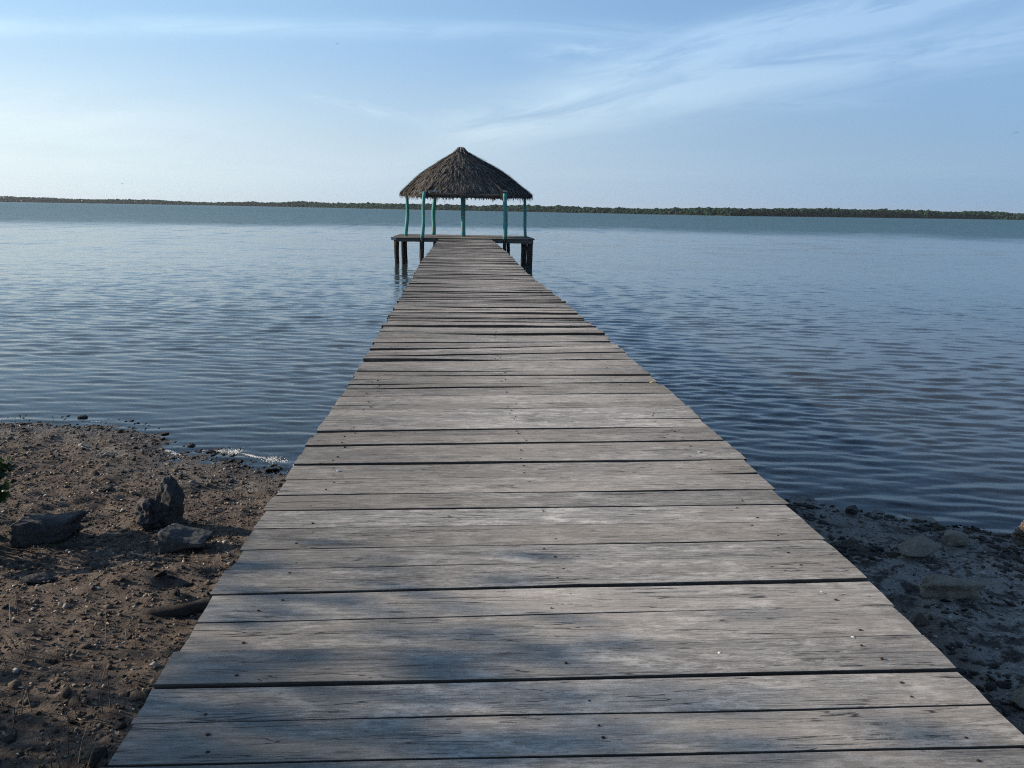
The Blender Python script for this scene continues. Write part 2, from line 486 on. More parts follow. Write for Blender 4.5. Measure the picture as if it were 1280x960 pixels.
# ------------------------------------------------------------------ pier deck
def plank(yl, yr, yl2, yr2, x0, x1, z, dzl=0., dzr=0., seed=0, nseg=40, th=.045, tilt=0., warp=0.):
    """board between its near edge (yl..yr) and its far edge (yl2..yr2)"""
    rr = np.random.default_rng(seed)
    u = np.linspace(0, 1, nseg)
    xs = x0 + (x1 - x0) * u
    ph = rr.uniform(0, 50, 4)
    def wig(k, a): return a * fbm(xs * .9 + ph[k], ph[k], 0, 3, .38)
    n_, f_ = yl + (yr - yl) * u + wig(0, .0046), yl2 + (yr2 - yl2) * u + wig(1, .0046)
    # small splinter nicks on the near edge
    n_ = n_ + .010 * np.clip(fbm(xs * 6 + ph[2], 3, 0, 2) - .75, 0, 1)
    zz = z + dzl + (dzr - dzl) * u + wig(3, .003 + warp)
    w = f_ - n_
    prof = [(0, -th), (0, -.012), (0, -.004), (.0012, -.001), (.0032, 0), (.5, .0010), (-.0032, 0), (-.0012, -.001), (0, -.004), (0, -.012), (0, -th)]
    V = np.zeros((nseg, 11, 3))
    for k, (a, dz) in enumerate(prof):
        if k < 5: y = n_ + a
        elif k < 6: y = n_ + w * a
        else: y = f_ + a
        V[:, k, 0] = xs; V[:, k, 1] = y
        V[:, k, 2] = zz + dz + tilt * ((y - n_) / np.maximum(w, .01) - .5)
    # ragged sawn ends
    jag = rr.normal(0, .003, 11)
    V[0, :, 0] += jag; V[-1, :, 0] += jag[::-1]
    idx = np.arange(nseg * 11).reshape(nseg, 11)
    F_ = [tuple(int(i) for i in q) for q in np.column_stack([idx[:-1].ravel(), np.roll(idx, -1, 1)[:-1].ravel(), np.roll(idx, -1, 1)[1:].ravel(), idx[1:].ravel()])[:, ::-1]]
    F_.append(tuple(int(i) for i in idx[0])); F_.append(tuple(int(i) for i in idx[-1][::-1]))
    return V.reshape(-1, 3), F_

DZ = 1.30
# gaps between boards, measured: (y at left edge, y at right edge, gap width left, right)
GAPS = [(2.05, 2.035, .006, .008), (2.24, 2.24, .006, .009), (2.43, 2.44, .013, .020), (2.64, 2.67, .015, .011), (2.85, 2.90, .003, .004),
        (3.06, 3.13, .008, .017), (3.29, 3.36, .006, .006), (3.50, 3.57, .006, .005), (3.75, 3.80, .012, .013), (3.99, 4.05, .004, .003),
        (4.22, 4.29, .018, .007), (4.48, 4.56, .002, .006), (4.75, 4.83, .018, .013), (4.96, 5.07, .010, .006), (5.16, 5.26, .010, .010), (5.50, 5.64, .016, .012),
        (5.90, 6.08, .012, .012), (6.28, 6.44, .004, .006), (6.58, 6.72, .003, .003), (6.85, 7.05, .008, .005), (7.25, 7.38, .008, .010),
        (7.62, 7.68, .003, .012), (8.07, 8.30, .03, .012), (8.40, 8.72, .005, .012), (8.80, 9.12, .022, .014), (9.25, 9.45, .006, .004),
        (9.90, 9.93, .022, .026), (10.25, 10.40, .004, .02), (10.59, 10.68, .014, .018)]
pre = []
y = 1.83
while y > -4.2:
    pre.append((y, y - .01, .008, .008)); y -= rnd.uniform(.18, .23)
GAPS = pre[::-1] + GAPS
y, yr = 10.59, 10.68
while y < 40.7:
    w = rnd.choice([.11, .13, .15, .17, .19, .2, .22]) * rnd.uniform(.93, 1.07)
    y += w; yr = y + rnd.uniform(-.02, .06)
    GAPS.append((y, yr, rnd.choice([.006, .010, .016, .03]), rnd.choice([.006, .010, .016, .03])))
GAPS = [(a_, b_, max(c_, .0065), max(d_, .0065)) if a_ < 11 else (a_, b_, c_, d_) for a_, b_, c_, d_ in GAPS]
full = []
for a_, b_ in zip(GAPS[:-1], GAPS[1:]):               # wide courses are really two boards with a tight joint
    full.append(a_)
    if b_[0] - a_[0] > .30 and a_[0] > 2:
        k_ = rnd.uniform(.44, .56)
        full.append((a_[0] + (b_[0] - a_[0]) * k_, a_[1] + (b_[1] - a_[1]) * k_ + rnd.uniform(-.012, .012), rnd.uniform(.005, .010), rnd.uniform(.005, .010)))
GAPS = full + [GAPS[-1]]
RAISE = {8.07: (.028, .0), 9.90: (.012, .030), 8.80: (.014, .006), 5.16: (.004, .004), 3.06: (.004, .006), 2.43: (.002, .006), 4.75: (.006, .003), 10.59: (.008, .014)}
pier = empty('wooden_pier', (0.375, 18, 0))
tag(pier, 'long pier of weathered grey cross planks running from the shore to the gazebo', 'pier')
PV, PF, PT, o_ = [], [], [], 0
nails = []
for i in range(len(GAPS) - 1):
    a, b = GAPS[i], GAPS[i + 1]
    q = .52 if a[0] < 11 else .45
    yl, yr, yl2, yr2 = a[0] + a[2] * q, a[1] + a[3] * q, b[0] - b[2] * q, b[1] - b[3] * q
    x0 = float(np.interp(yl, [2, 5, 8, 12, 20, 24, 38], [-.962, -.98, -.95, -1.0, -1.055, -1.10, -1.05])) + rnd.gauss(0, .006 + .008 * min(1, max(0, yl - 5) / 6))
    x1 = float(np.interp(yl, [2, 3, 4.2, 5, 6, 8, 10, 16, 20, 28, 40], [1.668, 1.70, 1.735, 1.772, 1.785, 1.765, 1.76, 1.66, 1.58, 1.61, 1.50])) + rnd.gauss(0, .007 + .010 * min(1, max(0, yl - 5) / 6))
    rz = RAISE.get(a[0], None)
    dl, dr = rz if rz else (rnd.gauss(0, .0020 + .0065 * min(1, max(0, yl - 3) / 9)), rnd.gauss(0, .0020 + .0065 * min(1, max(0, yl - 3) / 9)))
    ns = 56 if yl < 12 else 24
    v, f = plank(yl, yr, yl2, yr2, x0, x1, DZ, dl, dr, 100 + i, ns, .05, rnd.gauss(0, .004 if yl > 6 else .002), .007 * min(1, max(0, yl - 4) / 6))
    PV.append(v); PF += [tuple(k + o_ for k in q) for q in f]; o_ += len(v)
    tn = min(1, max(0, rnd.gauss(.5, .2)))
    tn = {5.50: .86, 5.90: .80, 3.75: .78, 4.22: .62, 3.99: .38, 3.50: .35, 2.05: .5, 8.07: .55}.get(a[0], tn)
    PT.append(np.full(len(v), tn))
    if yl < 16:
        for x in (-.72, .40, 1.46):
            for e in (.28, .72):
                if rnd.random() < .62:
                    uu = (x - x0) / (x1 - x0)
                    yy = (yl + (yr - yl) * uu) * (1 - e) + (yl2 + (yr2 - yl2) * uu) * e + rnd.uniform(-.02, .02)
                    nails.append((x + rnd.uniform(-.05, .05), yy, DZ + dl + (dr - dl) * uu))
PV = np.vstack(PV)
deck = link('deck', local(PV, pier), PF, M_DECK, pier)
attr(deck, 'tone', np.concatenate(PT))
def gap_shade_sides(o):
    """only the upper faces are sun-bleached; sides and undersides are unbleached brown, darkened to paint in gap shade"""
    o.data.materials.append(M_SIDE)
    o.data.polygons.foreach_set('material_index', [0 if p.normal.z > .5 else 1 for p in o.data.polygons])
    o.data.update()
gap_shade_sides(deck)
parts = []
for (x, y, z) in nails:
    r = rnd.uniform(.0035, .0065)
    V_ = [(x + r * math.cos(k * 1.0472) * 1.15, y + r * math.sin(k * 1.0472), z + hh) for hh in (-.004, .0032) for k in range(6)] + [(x, y, z + .0042)]
    F_ = [(k, (k + 1) % 6, 6 + (k + 1) % 6, 6 + k) for k in range(6)] + [(6 + k, 6 + (k + 1) % 6, 12) for k in range(6)]
    parts.append((V_, F_))
v, f = merge(parts)
nl = link('nails', local(v, pier), f, M_NAIL, pier); nl['kind'] = 'stuff'
for x in (-.72, .40, 1.46):
    v, f = beam((x, -4.0, DZ - .052), (x + rnd.uniform(-.03, .0), 40.8, DZ - .052), .11, .17, 5, 40, .004)
    link('stringer', local(v, pier), f, M_BEAM_Y, pier)
for yy in (.6, 4.4, 8.0, 11.6, 15.2, 18.8, 22.4, 26.0, 29.6, 33.2, 36.8, 40.2):
    v, f = beam((-.9, yy, DZ - .224), (1.62, yy, DZ - .224), .12, .15, int(yy * 10), 6, .005)
    link('crossbeam', local(v, pier), f, M_BEAM_X, pier)
    for x in (-.70, 1.42):
        gz = float(ground_z(x, yy, False))
        v, f = pole(x, yy + .14, min(gz, 0) - .5, x + rnd.uniform(-.04, .04), yy + .14, DZ - .1, .085, .075, int(yy * 7 + x * 100))
        link('pile', local(v, pier), f, M_PILE, pier, True)

# ------------------------------------------------------------------ gazebo over the water
GC = (.26, 43.3)
gz = empty('thatched_gazebo', (GC[0], GC[1], 0))
tag(gz, 'open gazebo with thatched palm roof and turquoise posts at the pier end', 'gazebo')
PZ = 1.34
parts, tone = [], []
y = 40.98
i = 0
while y < 46.2:
    w = rnd.uniform(.17, .24)
    v, f = plank(y, y + rnd.uniform(-.01, .02), y + w - .01, y + w - .005, -3.32 + rnd.gauss(0, .04), 3.62 + rnd.gauss(0, .04), PZ, rnd.gauss(0, .008), rnd.gauss(0, .008), 900 + i, 30, .045)
    parts.append((v.tolist(), f)); tone.append(np.full(len(v), min(1, max(0, rnd.gauss(.45, .2)))))
    y += w; i += 1
v, f = merge(parts)
pf = link('platform', local(v, gz), f, M_DECK, gz); attr(pf, 'tone', np.concatenate(tone)); gap_shade_sides(pf)
for (a, b, w, h, mt) in (((-3.24, 41.06, PZ - .047), (-1.0, 41.06, PZ - .047), .10, .15, M_BEAM_X), ((-.98, 41.05, PZ - .05), (3.55, 41.06, PZ - .047), .10, .17, M_BEAM_X),
                         ((-3.2, 46.0, PZ - .047), (3.5, 46.0, PZ - .047), .10, .17, M_BEAM_X), ((-3.2, 43.4, PZ - .047), (3.5, 43.4, PZ - .047), .1, .17, M_BEAM_X)):
    v, f = beam(a, b, w, h, 3, 8, .006); link('edge_beam', local(v, gz), f, mt, gz)
v, f = beam((-3.36, 40.995, PZ - .03), (-3.12, 40.995, PZ - .035), .035, .10, 8, 4, .006)
link('pale_end_board', local(v, gz), f, M_PALE, gz)
for (x0, y0, x1, y1, r, sd) in ((-3.16, 42.3, -3.2, 42.3, .13, 1), (-2.86, 41.9, -2.86, 41.9, .10, 2), (-2.70, 43.2, -2.84, 43.25, .095, 3), (-1.88, 41.05, -1.87, 41.02, .115, 4),
                                (2.12, 41.05, 2.15, 41.02, .085, 5), (2.44, 42.6, 2.40, 42.6, .095, 6), (3.40, 41.22, 3.42, 41.25, .15, 7), (3.28, 41.62, 3.10, 41.6, .12, 8),
                                (-3.05, 45.9, -3.05, 45.9, .11, 9), (3.4, 45.8, 3.4, 45.8, .11, 10), (3.3, 43.3, 3.34, 43.3, .1, 11), (-1.4, 45.6, -1.4, 45.6, .1, 12), (2.39, 45.6, 2.39, 45.6, .1, 13), (.13, 43.3, .13, 43.3, .11, 14)):
    v, f = pole(x0, y0, -1.9, x1, y1, PZ - .05, r, r * .93, sd, 9, .03, 12, .08)
    link('pile', local(v, gz), f, M_PILE, gz, True)
EZ = 3.45
for (x0, y0, x1, y1, zt, r, wob, sd) in ((-1.87, 41.0, -1.74, 40.98, 3.53, .082, .045, 21), (2.16, 41.0, 2.12, 40.98, 3.50, .105, .03, 22), (-2.80, 43.3, -2.71, 43.3, 3.47, .088, .045, 23),
                                         (3.34, 43.3, 3.24, 43.3, 3.47, .075, .03, 24), (-1.46, 45.6, -1.37, 45.4, 3.5, .105, .05, 25), (2.39, 45.6, 2.36, 45.4, 3.5, .085, .03, 26), (.14, 43.3, .12, 43.3, 5.2, .115, .025, 27)):
    v, f = pole(x0, y0, PZ - .03, x1, y1, zt, r * 1.05, r * .95, sd, 14, wob, 12, .04)
    link('roof_post', local(v, gz), f, M_TEAL, gz, True)
ring = [(-1.72, 41.22), (2.12, 41.22), (3.24, 43.3), (2.36, 45.4), (-1.37, 45.4), (-2.71, 43.3)]
for i in range(6):
    a, b = ring[i], ring[(i + 1) % 6]
    z = 3.42 + .02 * (i % 3)
    ex, ey = (b[0] - a[0]) * .07, (b[1] - a[1]) * .07
    v, f = pole(a[0] - ex, a[1] - ey - .12 * (i == 0), z, b[0] + ex, b[1] + ey - .12 * (i == 0), z - .02, .065, .06, 40 + i, 8, .03)
    link('ring_beam', local(v, gz), f, M_BEAM_X, gz, True)
    v, f = pole(a[0], a[1], z + .07, 0.02, 43.3, 5.45, .05, .04, 50 + i, 8, .03)
    link('rafter', local(v, gz), f, M_BEAM_X, gz, True)
for (x, y, z0, z1) in ((-1.60, 40.98, 3.20, 3.62), (1.98, 40.98, 3.22, 3.6)):
    v, f = pole(x, y, z0, x - .03, y + .03, z1, .045, .04, int(z0 * 99), 5, .01)
    link('brace_stub', local(v, gz), f, M_PILE, gz, True)
for (a, b, w) in (((-1.50, 40.98, 3.57), (-.98, 40.98, 3.585), .05), ((2.02, 40.93, 3.66), (2.24, 40.93, 3.62), .07), ((-2.02, 41.0, 3.57), (-1.9, 41.0, 3.60), .08)):  # added white strips that paint in bright sky slits at the eave
    v, f = beam(a, b, .04, w, 6, 4, .012); link('sky_slit_strip', local(v, gz), f, M_PALE, gz)

# roof body and its hanging palm strips
def roof_pt(th, tt):
    """point on the thatch: th angle, tt 0 at the peak to 1 at the eave"""
    th = np.asarray(th, float); tt = np.asarray(tt, float)
    prof_r = np.interp(tt, [0, .06, .12, .33, .5, .66, .85, 1], [.03, .31, .56, 1.38, 1.92, 2.38, 2.88, 3.29])
    prof_z = np.interp(tt, [0, .06, .12, .33, .5, .66, .85, 1], [5.74, 5.55, 5.36, 4.92, 4.58, 4.22, 3.78, 3.42])
    hexa = 1 + .020 * np.cos(6 * th) * np.clip(tt * 1.5, 0, 1)
    lump = 1 + .022 * fbm(np.cos(th) * 2.2 + 5, np.sin(th) * 2.2, tt * 3, 3)
    cx = 0.0 + .27 * tt; r = prof_r * hexa * lump
    return np.stack([cx + r * np.cos(th), 43.3 + .67 * r * np.sin(th), prof_z + .03 * fbm(np.cos(th) * 4, np.sin(th) * 4, tt * 5, 2)], -1)
nt, nu = 96, 26
TT, UU = np.meshgrid(np.linspace(0, 1, nu), np.linspace(0, 2 * math.pi, nt, endpoint=False))
P1 = roof_pt(UU, TT); P0 = P1.copy(); P0[..., 2] -= .10; P0[:, :, 0] = .27 * TT + (P0[:, :, 0] - .27 * TT) * .985
VV = np.vstack([P1.reshape(-1, 3), P0.reshape(-1, 3)])
idx = np.arange(nt * nu).reshape(nt, nu); n0 = nt * nu
nxt = np.roll(idx, -1, 0)
Q1 = np.column_stack([idx[:, :-1].ravel(), idx[:, 1:].ravel(), nxt[:, 1:].ravel(), nxt[:, :-1].ravel()])
Q2 = Q1[:, ::-1] + n0
Q3 = np.column_stack([idx[:, -1], idx[:, -1] + n0, nxt[:, -1] + n0, nxt[:, -1]])
QQ = np.vstack([Q1, Q2, Q3])
NS = 15000
th0 = nr.uniform(0, 2 * math.pi, NS)
row = np.floor(np.sqrt(nr.uniform(0.004, 1, NS)) * 16) / 16
t0 = np.clip(row + nr.normal(0, .018, NS), .0, 1.0)
ln = nr.uniform(.10, .19, NS)
t1 = np.minimum(t0 + ln, 1.0)
over = np.clip(t0 + ln - 1.0, 0, .09)
wd = nr.uniform(.007, .024, NS)
lift0, lift1 = nr.uniform(.0, .02, NS), np.abs(nr.normal(.035, .03, NS))
tw = nr.normal(0, .035, NS)
lift1 = np.where(nr.random(NS) < .05, lift1 + .09, lift1)
A0 = roof_pt(th0, t0); A1 = roof_pt(th0 + tw, t1)
Am = (A0 + A1) / 2
side_ = np.stack([-np.sin(th0), np.cos(th0), np.zeros(NS)], -1)
outn = np.stack([np.cos(th0) * .55, np.sin(th0) * .55, np.full(NS, .83)], -1)
A0 += outn * lift0[:, None]; A1 += outn * lift1[:, None]; Am += outn * (.5 * lift0 + .6 * lift1)[:, None]
A1[:, 2] -= over * 1.7 * (1 + nr.normal(0, .5, NS)); A1[:, :2] += (outn[:, :2] * over[:, None] * .5)
w = wd[:, None]
SV = np.stack([A0 - side_ * w, A0 + side_ * w, Am - side_ * w * 1.3, Am + side_ * w * 1.3, A1 - side_ * w * .7, A1 + side_ * w * .7], 1).reshape(-1, 3)
b0 = len(VV) + 6 * np.arange(NS)
SQ = np.vstack([np.column_stack([b0, b0 + 2, b0 + 3, b0 + 1]), np.column_stack([b0 + 2, b0 + 4, b0 + 5, b0 + 3])])
stone = np.clip(nr.beta(1.6, 3.2, NS), 0, 1)
mth = tone_mat('palm_thatch', [(0, (.044, .038, .033)), (.35, (.115, .101, .088)), (.7, (.225, .20, .172)), (1, (.48, .44, .38))], .9, .5, 18)
roof = link_np('thatched_roof', local(np.vstack([VV, SV]), gz), np.vstack([QQ, SQ]), mth, gz)
attr(roof, 'tone', np.concatenate([np.full(len(VV), .12), np.repeat(stone, 6)]))
# bound bundle at the peak
parts, tone = [], []
for k in range(70):
    a = rnd.uniform(0, 6.28); r = rnd.uniform(.03, .1); l = rnd.uniform(.22, .45)
    c, s2 = math.cos(a), math.sin(a)
    v, f = tube([(r * c * .5, 43.3 + r * s2 * .5, 5.77), (r * c * 1.6, 43.3 + r * s2 * 1.6, 5.74), ((r + l) * c * .9, 43.3 + (r + l) * s2 * .9, 5.72 - l * .62)], [.02, .022, .006], 4)
    parts.append((v, f)); tone.append(np.full(len(v), rnd.choice([.1, .3, .5, .7, 1.0])))
v, f = merge(parts)
cap = link('ridge_cap', local(v, gz), f, mth, gz); attr(cap, 'tone', np.concatenate(tone))

# ------------------------------------------------------------------ rocks
def rock(name, loc, dims, seed, mat, cuts=9, rough=.10, sub=4, rotz=0., shape=None, sink=.12, cutr=(.55, .85)):
    V0, F0 = ico(sub)
    rr = np.random.default_rng(seed)
    V = V0.copy()
    for k in range(cuts):
        n = rr.normal(size=3); n /= np.linalg.norm(n)
        d = rr.uniform(*cutr)
        e = V @ n - d
        V = V - np.outer(np.clip(e, 0, None) * .94, n)
    o = rr.uniform(0, 90, 3)
    dsp = rough * fbm(V0[:, 0] * 1.7 + o[0], V0[:, 1] * 1.7 + o[1], V0[:, 2] * 1.7 + o[2], 4, .55)
    V = V * (1 + dsp)[:, None]
    if shape is not None: V = shape(V)
    V = V * (np.array(dims) / 2)
    c, s = math.cos(rotz), math.sin(rotz)
    V = np.column_stack([V[:, 0] * c - V[:, 1] * s, V[:, 0] * s + V[:, 1] * c, V[:, 2]])
    gz_ = float(ground_z(loc[0], loc[1]))
    V[:, 2] -= V[:, 2].min() + sink * dims[2]
    ob = link(name, V, F0, mat, None, sub >= 4)
    ob.location = (loc[0], loc[1], gz_)
    return ob

MR_DARK = rock_mat('dark_limestone', (.045, .043, .042), (.085, .08, .076), (.15, .14, .125))
MR_CORAL = rock_mat('coral_limestone', (.05, .047, .043), (.10, .092, .08), (.30, .275, .235), 1.2, 1.0)
MR_TAN = rock_mat('tan_limestone', (.16, .135, .10), (.24, .205, .16), (.34, .305, .25))
G_R = 'rocks lying on the muddy shore'
def spire(V):
    V = V.copy(); up = (V[:, 2] + 1) / 2
    V[:, 0] = V[:, 0] * (1.2 - .62 * up) + .10 * (up - .5); V[:, 1] *= 1.1 - .35 * up
    return V
main = rock('shore_rock', (-2.38, 6.62), (.34, .32, .50), 5, MR_DARK, 11, .15, 5, .3, spire, .06, (.5, .78))
side_r = rock('shoulder', (-2.53, 6.60), (.24, .26, .24), 8, MR_DARK, 4, .34, 5, 0, None, .12)
bm = bmesh.new(); bm.from_mesh(main.data)
side_r.data.transform(Matrix.Translation(side_r.location - main.location)); bm.from_mesh(side_r.data)
for f in bm.faces: f.smooth = True
bm.to_mesh(main.data); bm.free(); bpy.data.objects.remove(side_r)
tag(main, 'upright dark pitted rock, the tallest on the left shore, standing behind a wedge shaped slab', 'rock', G_R)
def boxy(V, p=9):
    return V / (np.sum(np.abs(V) ** p, 1) ** (1 / p))[:, None] * np.linalg.norm(V, axis=1)[:, None]
def block(V):
    V = boxy(V); V[:, 2] += .10 * V[:, 0]; V[:, 0] += .10 * V[:, 2] + .08 * V[:, 1]; return V
def wedge(V):
    V = boxy(V); V[:, 2] = V[:, 2] * (.72 - .45 * V[:, 0]); V[:, 0] += .05 * V[:, 2]; return V
tag(rock('shore_rock', (-2.08, 6.08), (.34, .23, .165), 14, rock_mat('grey_limestone', (.065, .063, .06), (.11, .106, .10), (.22, .21, .195)), 6, .07, 5, -.12, wedge, .03, (.66, .88)), 'wedge shaped grey slab leaning at the foot of the upright pitted rock', 'rock', G_R)
tag(rock('shore_rock', (-3.20, 6.30), (.45, .28, .19), 25, MR_DARK, 6, .07, 5, .05, block, .03, (.66, .88)), 'low blocky dark rock on the left shore beside the leafy shrub', 'rock', G_R)
tag(rock('shore_rock', (-2.86, 5.42), (.26, .14, .10), 31, MR_DARK, 9, .12, 3, .1, None, .15), 'small flat dark stone half buried in brown soil near the left edge', 'rock', G_R)
tag(rock('shore_rock', (-2.66, 6.78), (.17, .15, .14), 36, MR_CORAL, 8, .2, 3, .4, None, .12), 'small rounded stone touching the left side of the upright pitted rock', 'rock', G_R)
def hump(V):
    V = V.copy(); V[:, 2] *= .8 + .35 * np.sin(V[:, 0] * 4.2 + .8); V[:, 1] *= 1 - .25 * V[:, 0]; return V
tag(rock('shore_rock', (3.68, 6.02), (.58, .22, .15), 44, MR_TAN, 10, .10, 4, .30, hump, .15), 'long two humped tan rock on the shaded right shore', 'rock', G_R)
tag(rock('shore_rock', (4.20, 6.40), (.28, .20, .13), 51, MR_TAN, 8, .14, 4, .4, None, .12), 'rounded brown rock nearest the water on the shaded right shore', 'rock', G_R)
tag(rock('shore_rock', (3.47, 5.20), (.40, .17, .12), 63, MR_TAN, 6, .08, 5, -.16, block, .05, (.62, .85)), 'flat tan slab lying tilted on the right shore nearer the pier deck', 'rock', G_R)
tag(rock('shore_rock', (2.98, 3.72), (.24, .18, .12), 71, MR_TAN, 9, .12, 4, .2, None, .2), 'small pale stone in the deep shade beside the nearest pier planks', 'rock', G_R)
tag(rock('shore_rock', (5.12, 6.58), (.62, .40, .22), 83, rock_mat('shelly_rubble', (.10, .065, .05), (.22, .17, .13), (.5, .45, .38), 3.0, 1.0), 3, .26, 5, .2, None, .3), 'sunlit reddish brown lump at the water edge by the right side of the photo', 'rock', G_R)
# stones in the shallows
tag(rock('shallow_stone', (-3.16, 9.62), (.10, .07, .05), 91, MR_DARK, 6, .2, 3, 0, None, .1), 'small dark stone poking out of the shallow water off the left shore', 'stone')
tag(rock('shallow_stone', (-5.0, 10.98), (.12, .08, .06), 95, MR_DARK, 6, .2, 3, 0, None, .1), 'dark stone in the ripples just beyond the far left foam', 'stone')
tag(rock('shallow_stone', (3.72, 7.25), (.16, .12, .09), 97, MR_DARK, 6, .2, 3, .5, None, .1), 'small black stone at the water edge beside the right side of the pier', 'stone')

# driftwood
v, f = pole(-1.98, 4.90, .0, -1.42, 5.06, .03, .05, .035, 61, 10, .03, 9, .2)
dw = link('driftwood', [(a + 1.70, b - 4.98, c) for a, b, c in v], f, M_PILE, None, True)
dw.location = (-1.70, 4.98, float(ground_z(-1.70, 4.98)) + .02)
tag(dw, 'short dark piece of driftwood on the soil beside the left pier edge', 'driftwood')

# ------------------------------------------------------------------ loose stuff on the shore
def scatter(name, pts, sizes, tones, mat, sub=1, flat=(.45, .9), jit=.22, smooth=False, sink=.25):
    V0, F0 = ico(sub)
    n = len(pts)
    sc = sizes[:, None] * np.column_stack([nr.uniform(.7, 1.35, n), nr.uniform(.7, 1.35, n), nr.uniform(*flat, n)])
    a = nr.uniform(0, 6.28, n); c, s = np.cos(a)[:, None], np.sin(a)[:, None]
    B = V0[None] * (1 + nr.normal(0, jit, (n, len(V0))))[..., None]
    tiltx = nr.normal(0, .3, n)[:, None]
    B = B * sc[:, None, :]
    B[..., 2] += B[..., 0] * tiltx
    Xr = B[..., 0] * c - B[..., 1] * s; Yr = B[..., 0] * s + B[..., 1] * c
    P = np.stack([Xr + pts[:, :1], Yr + pts[:, 1:2], B[..., 2] + pts[:, 2:3] + (sc[:, 2] * (1 - 2 * sink))[:, None] * .5], -1).reshape(-1, 3)
    Fq = (F0[None] + (np.arange(n) * len(V0))[:, None, None]).reshape(-1, 3)
    o = link_np(name, P, Fq, mat, None, smooth)
    attr(o, 'tone', np.repeat(tones, len(V0)))
    return o

def shore_points(n, xlo, xhi, ylo, clump=0.):
    out_ = []
    while len(out_) < n:
        x = nr.uniform(xlo, xhi, n * 2); y = nr.uniform(ylo, 12, n * 2)
        s = shore_y(x) - y
        ok = (s > .05)
        if clump:
            ok &= (fbm(x * 1.3, y * 1.3, clump, 3) + nr.normal(0, .15, len(x))) > .12
        out_ += list(zip(x[ok], y[ok]))
    P = np.array(out_[:n])
    return np.column_stack([P, ground_z(P[:, 0], P[:, 1])])

mg = tone_mat('gravel', [(0, (.035, .028, .022)), (.45, (.12, .09, .065)), (.8, (.24, .20, .155)), (1, (.55, .50, .43))], .85, .5, 60)
PL = shore_points(30000, -6.2, -.6, 1.8)
PR = shore_points(7500, 1.3, 6.2, 1.8)
P = np.vstack([PL, PR])
sz = np.clip(np.exp(nr.normal(math.log(.0062), .52, len(P))), .003, .032)
tn = np.where(nr.random(len(P)) < .11, nr.uniform(.88, 1, len(P)), nr.uniform(0, .78, len(P)))
gr = scatter('shore_gravel', P, sz, tn, mg)
tag(gr, 'brown gravel and broken shell bits strewn over the muddy shore', 'gravel', kind='stuff')

mw = tone_mat('dead_seaweed', [(0, (.012, .010, .009)), (.6, (.035, .028, .02)), (1, (.085, .066, .045))], .8, .6, 40)
PW = np.vstack([shore_points(2600, 1.4, 6.0, 2.0, 4.4), shore_points(800, 1.4, 3.4, 2.0, 9.4), shore_points(700, -6, -1, 2.0, 6.1)])
xw = nr.uniform(-6.3, -1.2, 420); yw = shore_y(xw) + nr.normal(.02, .16, 420)
xw2 = nr.uniform(1.9, 6, 260); yw2 = shore_y(xw2) + nr.normal(-.12, .12, 260)
PW = np.vstack([PW, np.column_stack([xw, yw, np.maximum(ground_z(xw, yw), -.004)]), np.column_stack([xw2, yw2, np.maximum(ground_z(xw2, yw2), -.004)])])
sw = scatter('seaweed', PW, np.clip(np.exp(nr.normal(math.log(.017), .5, len(PW))), .006, .055), nr.random(len(PW)), mw, 2, (.16, .42), .20, True, .35)
tag(sw, 'clumps of dark dead seaweed washed up along the waterline', 'seaweed', kind='stuff')

# leaf litter
def quads(name, C, L, W, mat, tones, up=.75, parent=None, fold=.25):
    n = len(C)
    d = nr.normal(size=(n, 3)); d[:, 2] *= up; d /= np.linalg.norm(d, axis=1)[:, None]
    u = nr.normal(size=(n, 3)); s = np.cross(d, u); s /= np.linalg.norm(s, axis=1)[:, None]
    nn = np.cross(s, d)
    L = L[:, None]; W = W[:, None]
    P = np.stack([C - d * L * .5, C + s * W * .5 + nn * W * fold - d * L * .05, C + d * L * .5, C - s * W * .5 + nn * W * fold - d * L * .05], 1).reshape(-1, 3)
    b = 4 * np.arange(n)
    o = link_np(name, P, np.vstack([np.column_stack([b, b + 1, b + 2]), np.column_stack([b, b + 2, b + 3])]), mat, parent)
    attr(o, 'tone', np.repeat(tones, 4))
    return o
ml = tone_mat('dead_leaves', [(0, (.06, .033, .02)), (.5, (.16, .105, .068)), (.85, (.30, .22, .15)), (1, (.55, .46, .34))], .8, .2, 40)
PL = shore_points(11000, -6, -.7, 1.8)
PL = PL[(shore_y(PL[:, 0]) - PL[:, 1]) > 1.6]
PL[:, 2] += nr.uniform(.004, .022, len(PL))
lt = quads('leaf_litter', PL, nr.uniform(.012, .048, len(PL)), nr.uniform(.006, .018, len(PL)), ml, nr.random(len(PL)), .22)
tag(lt, 'dry brown leaf litter over the soil left of the pier', 'leaf litter', kind='stuff')

# dry stems
parts, tone = [], []
for (cx, cy, n) in ((-1.78, 3.75, 7), (-2.15, 3.7, 6), (-2.5, 4.3, 8), (-1.95, 4.45, 3), (-1.75, 3.3, 7), (-2.7, 4.8, 3)):
    for k in range(n):
        x, y = cx + rnd.gauss(0, .06), cy + rnd.gauss(0, .06)
        z = float(ground_z(x, y)); h = rnd.uniform(.08, .24)
        lx, ly = rnd.gauss(0, .05), rnd.gauss(0, .05)
        v, f = tube([(x, y, z - .02), (x + lx * .4, y + ly * .4, z + h * .5), (x + lx, y + ly, z + h)], [.003, .0025, .001], 4)
        parts.append((v, f)); tone.append(np.full(len(v), rnd.uniform(.3, 1)))
v, f = merge(parts)
dg = link('dry_grass', v, f, ml); attr(dg, 'tone', np.concatenate(tone))
tag(dg, 'thin dry grass stems standing in the shaded soil', 'grass', kind='stuff')

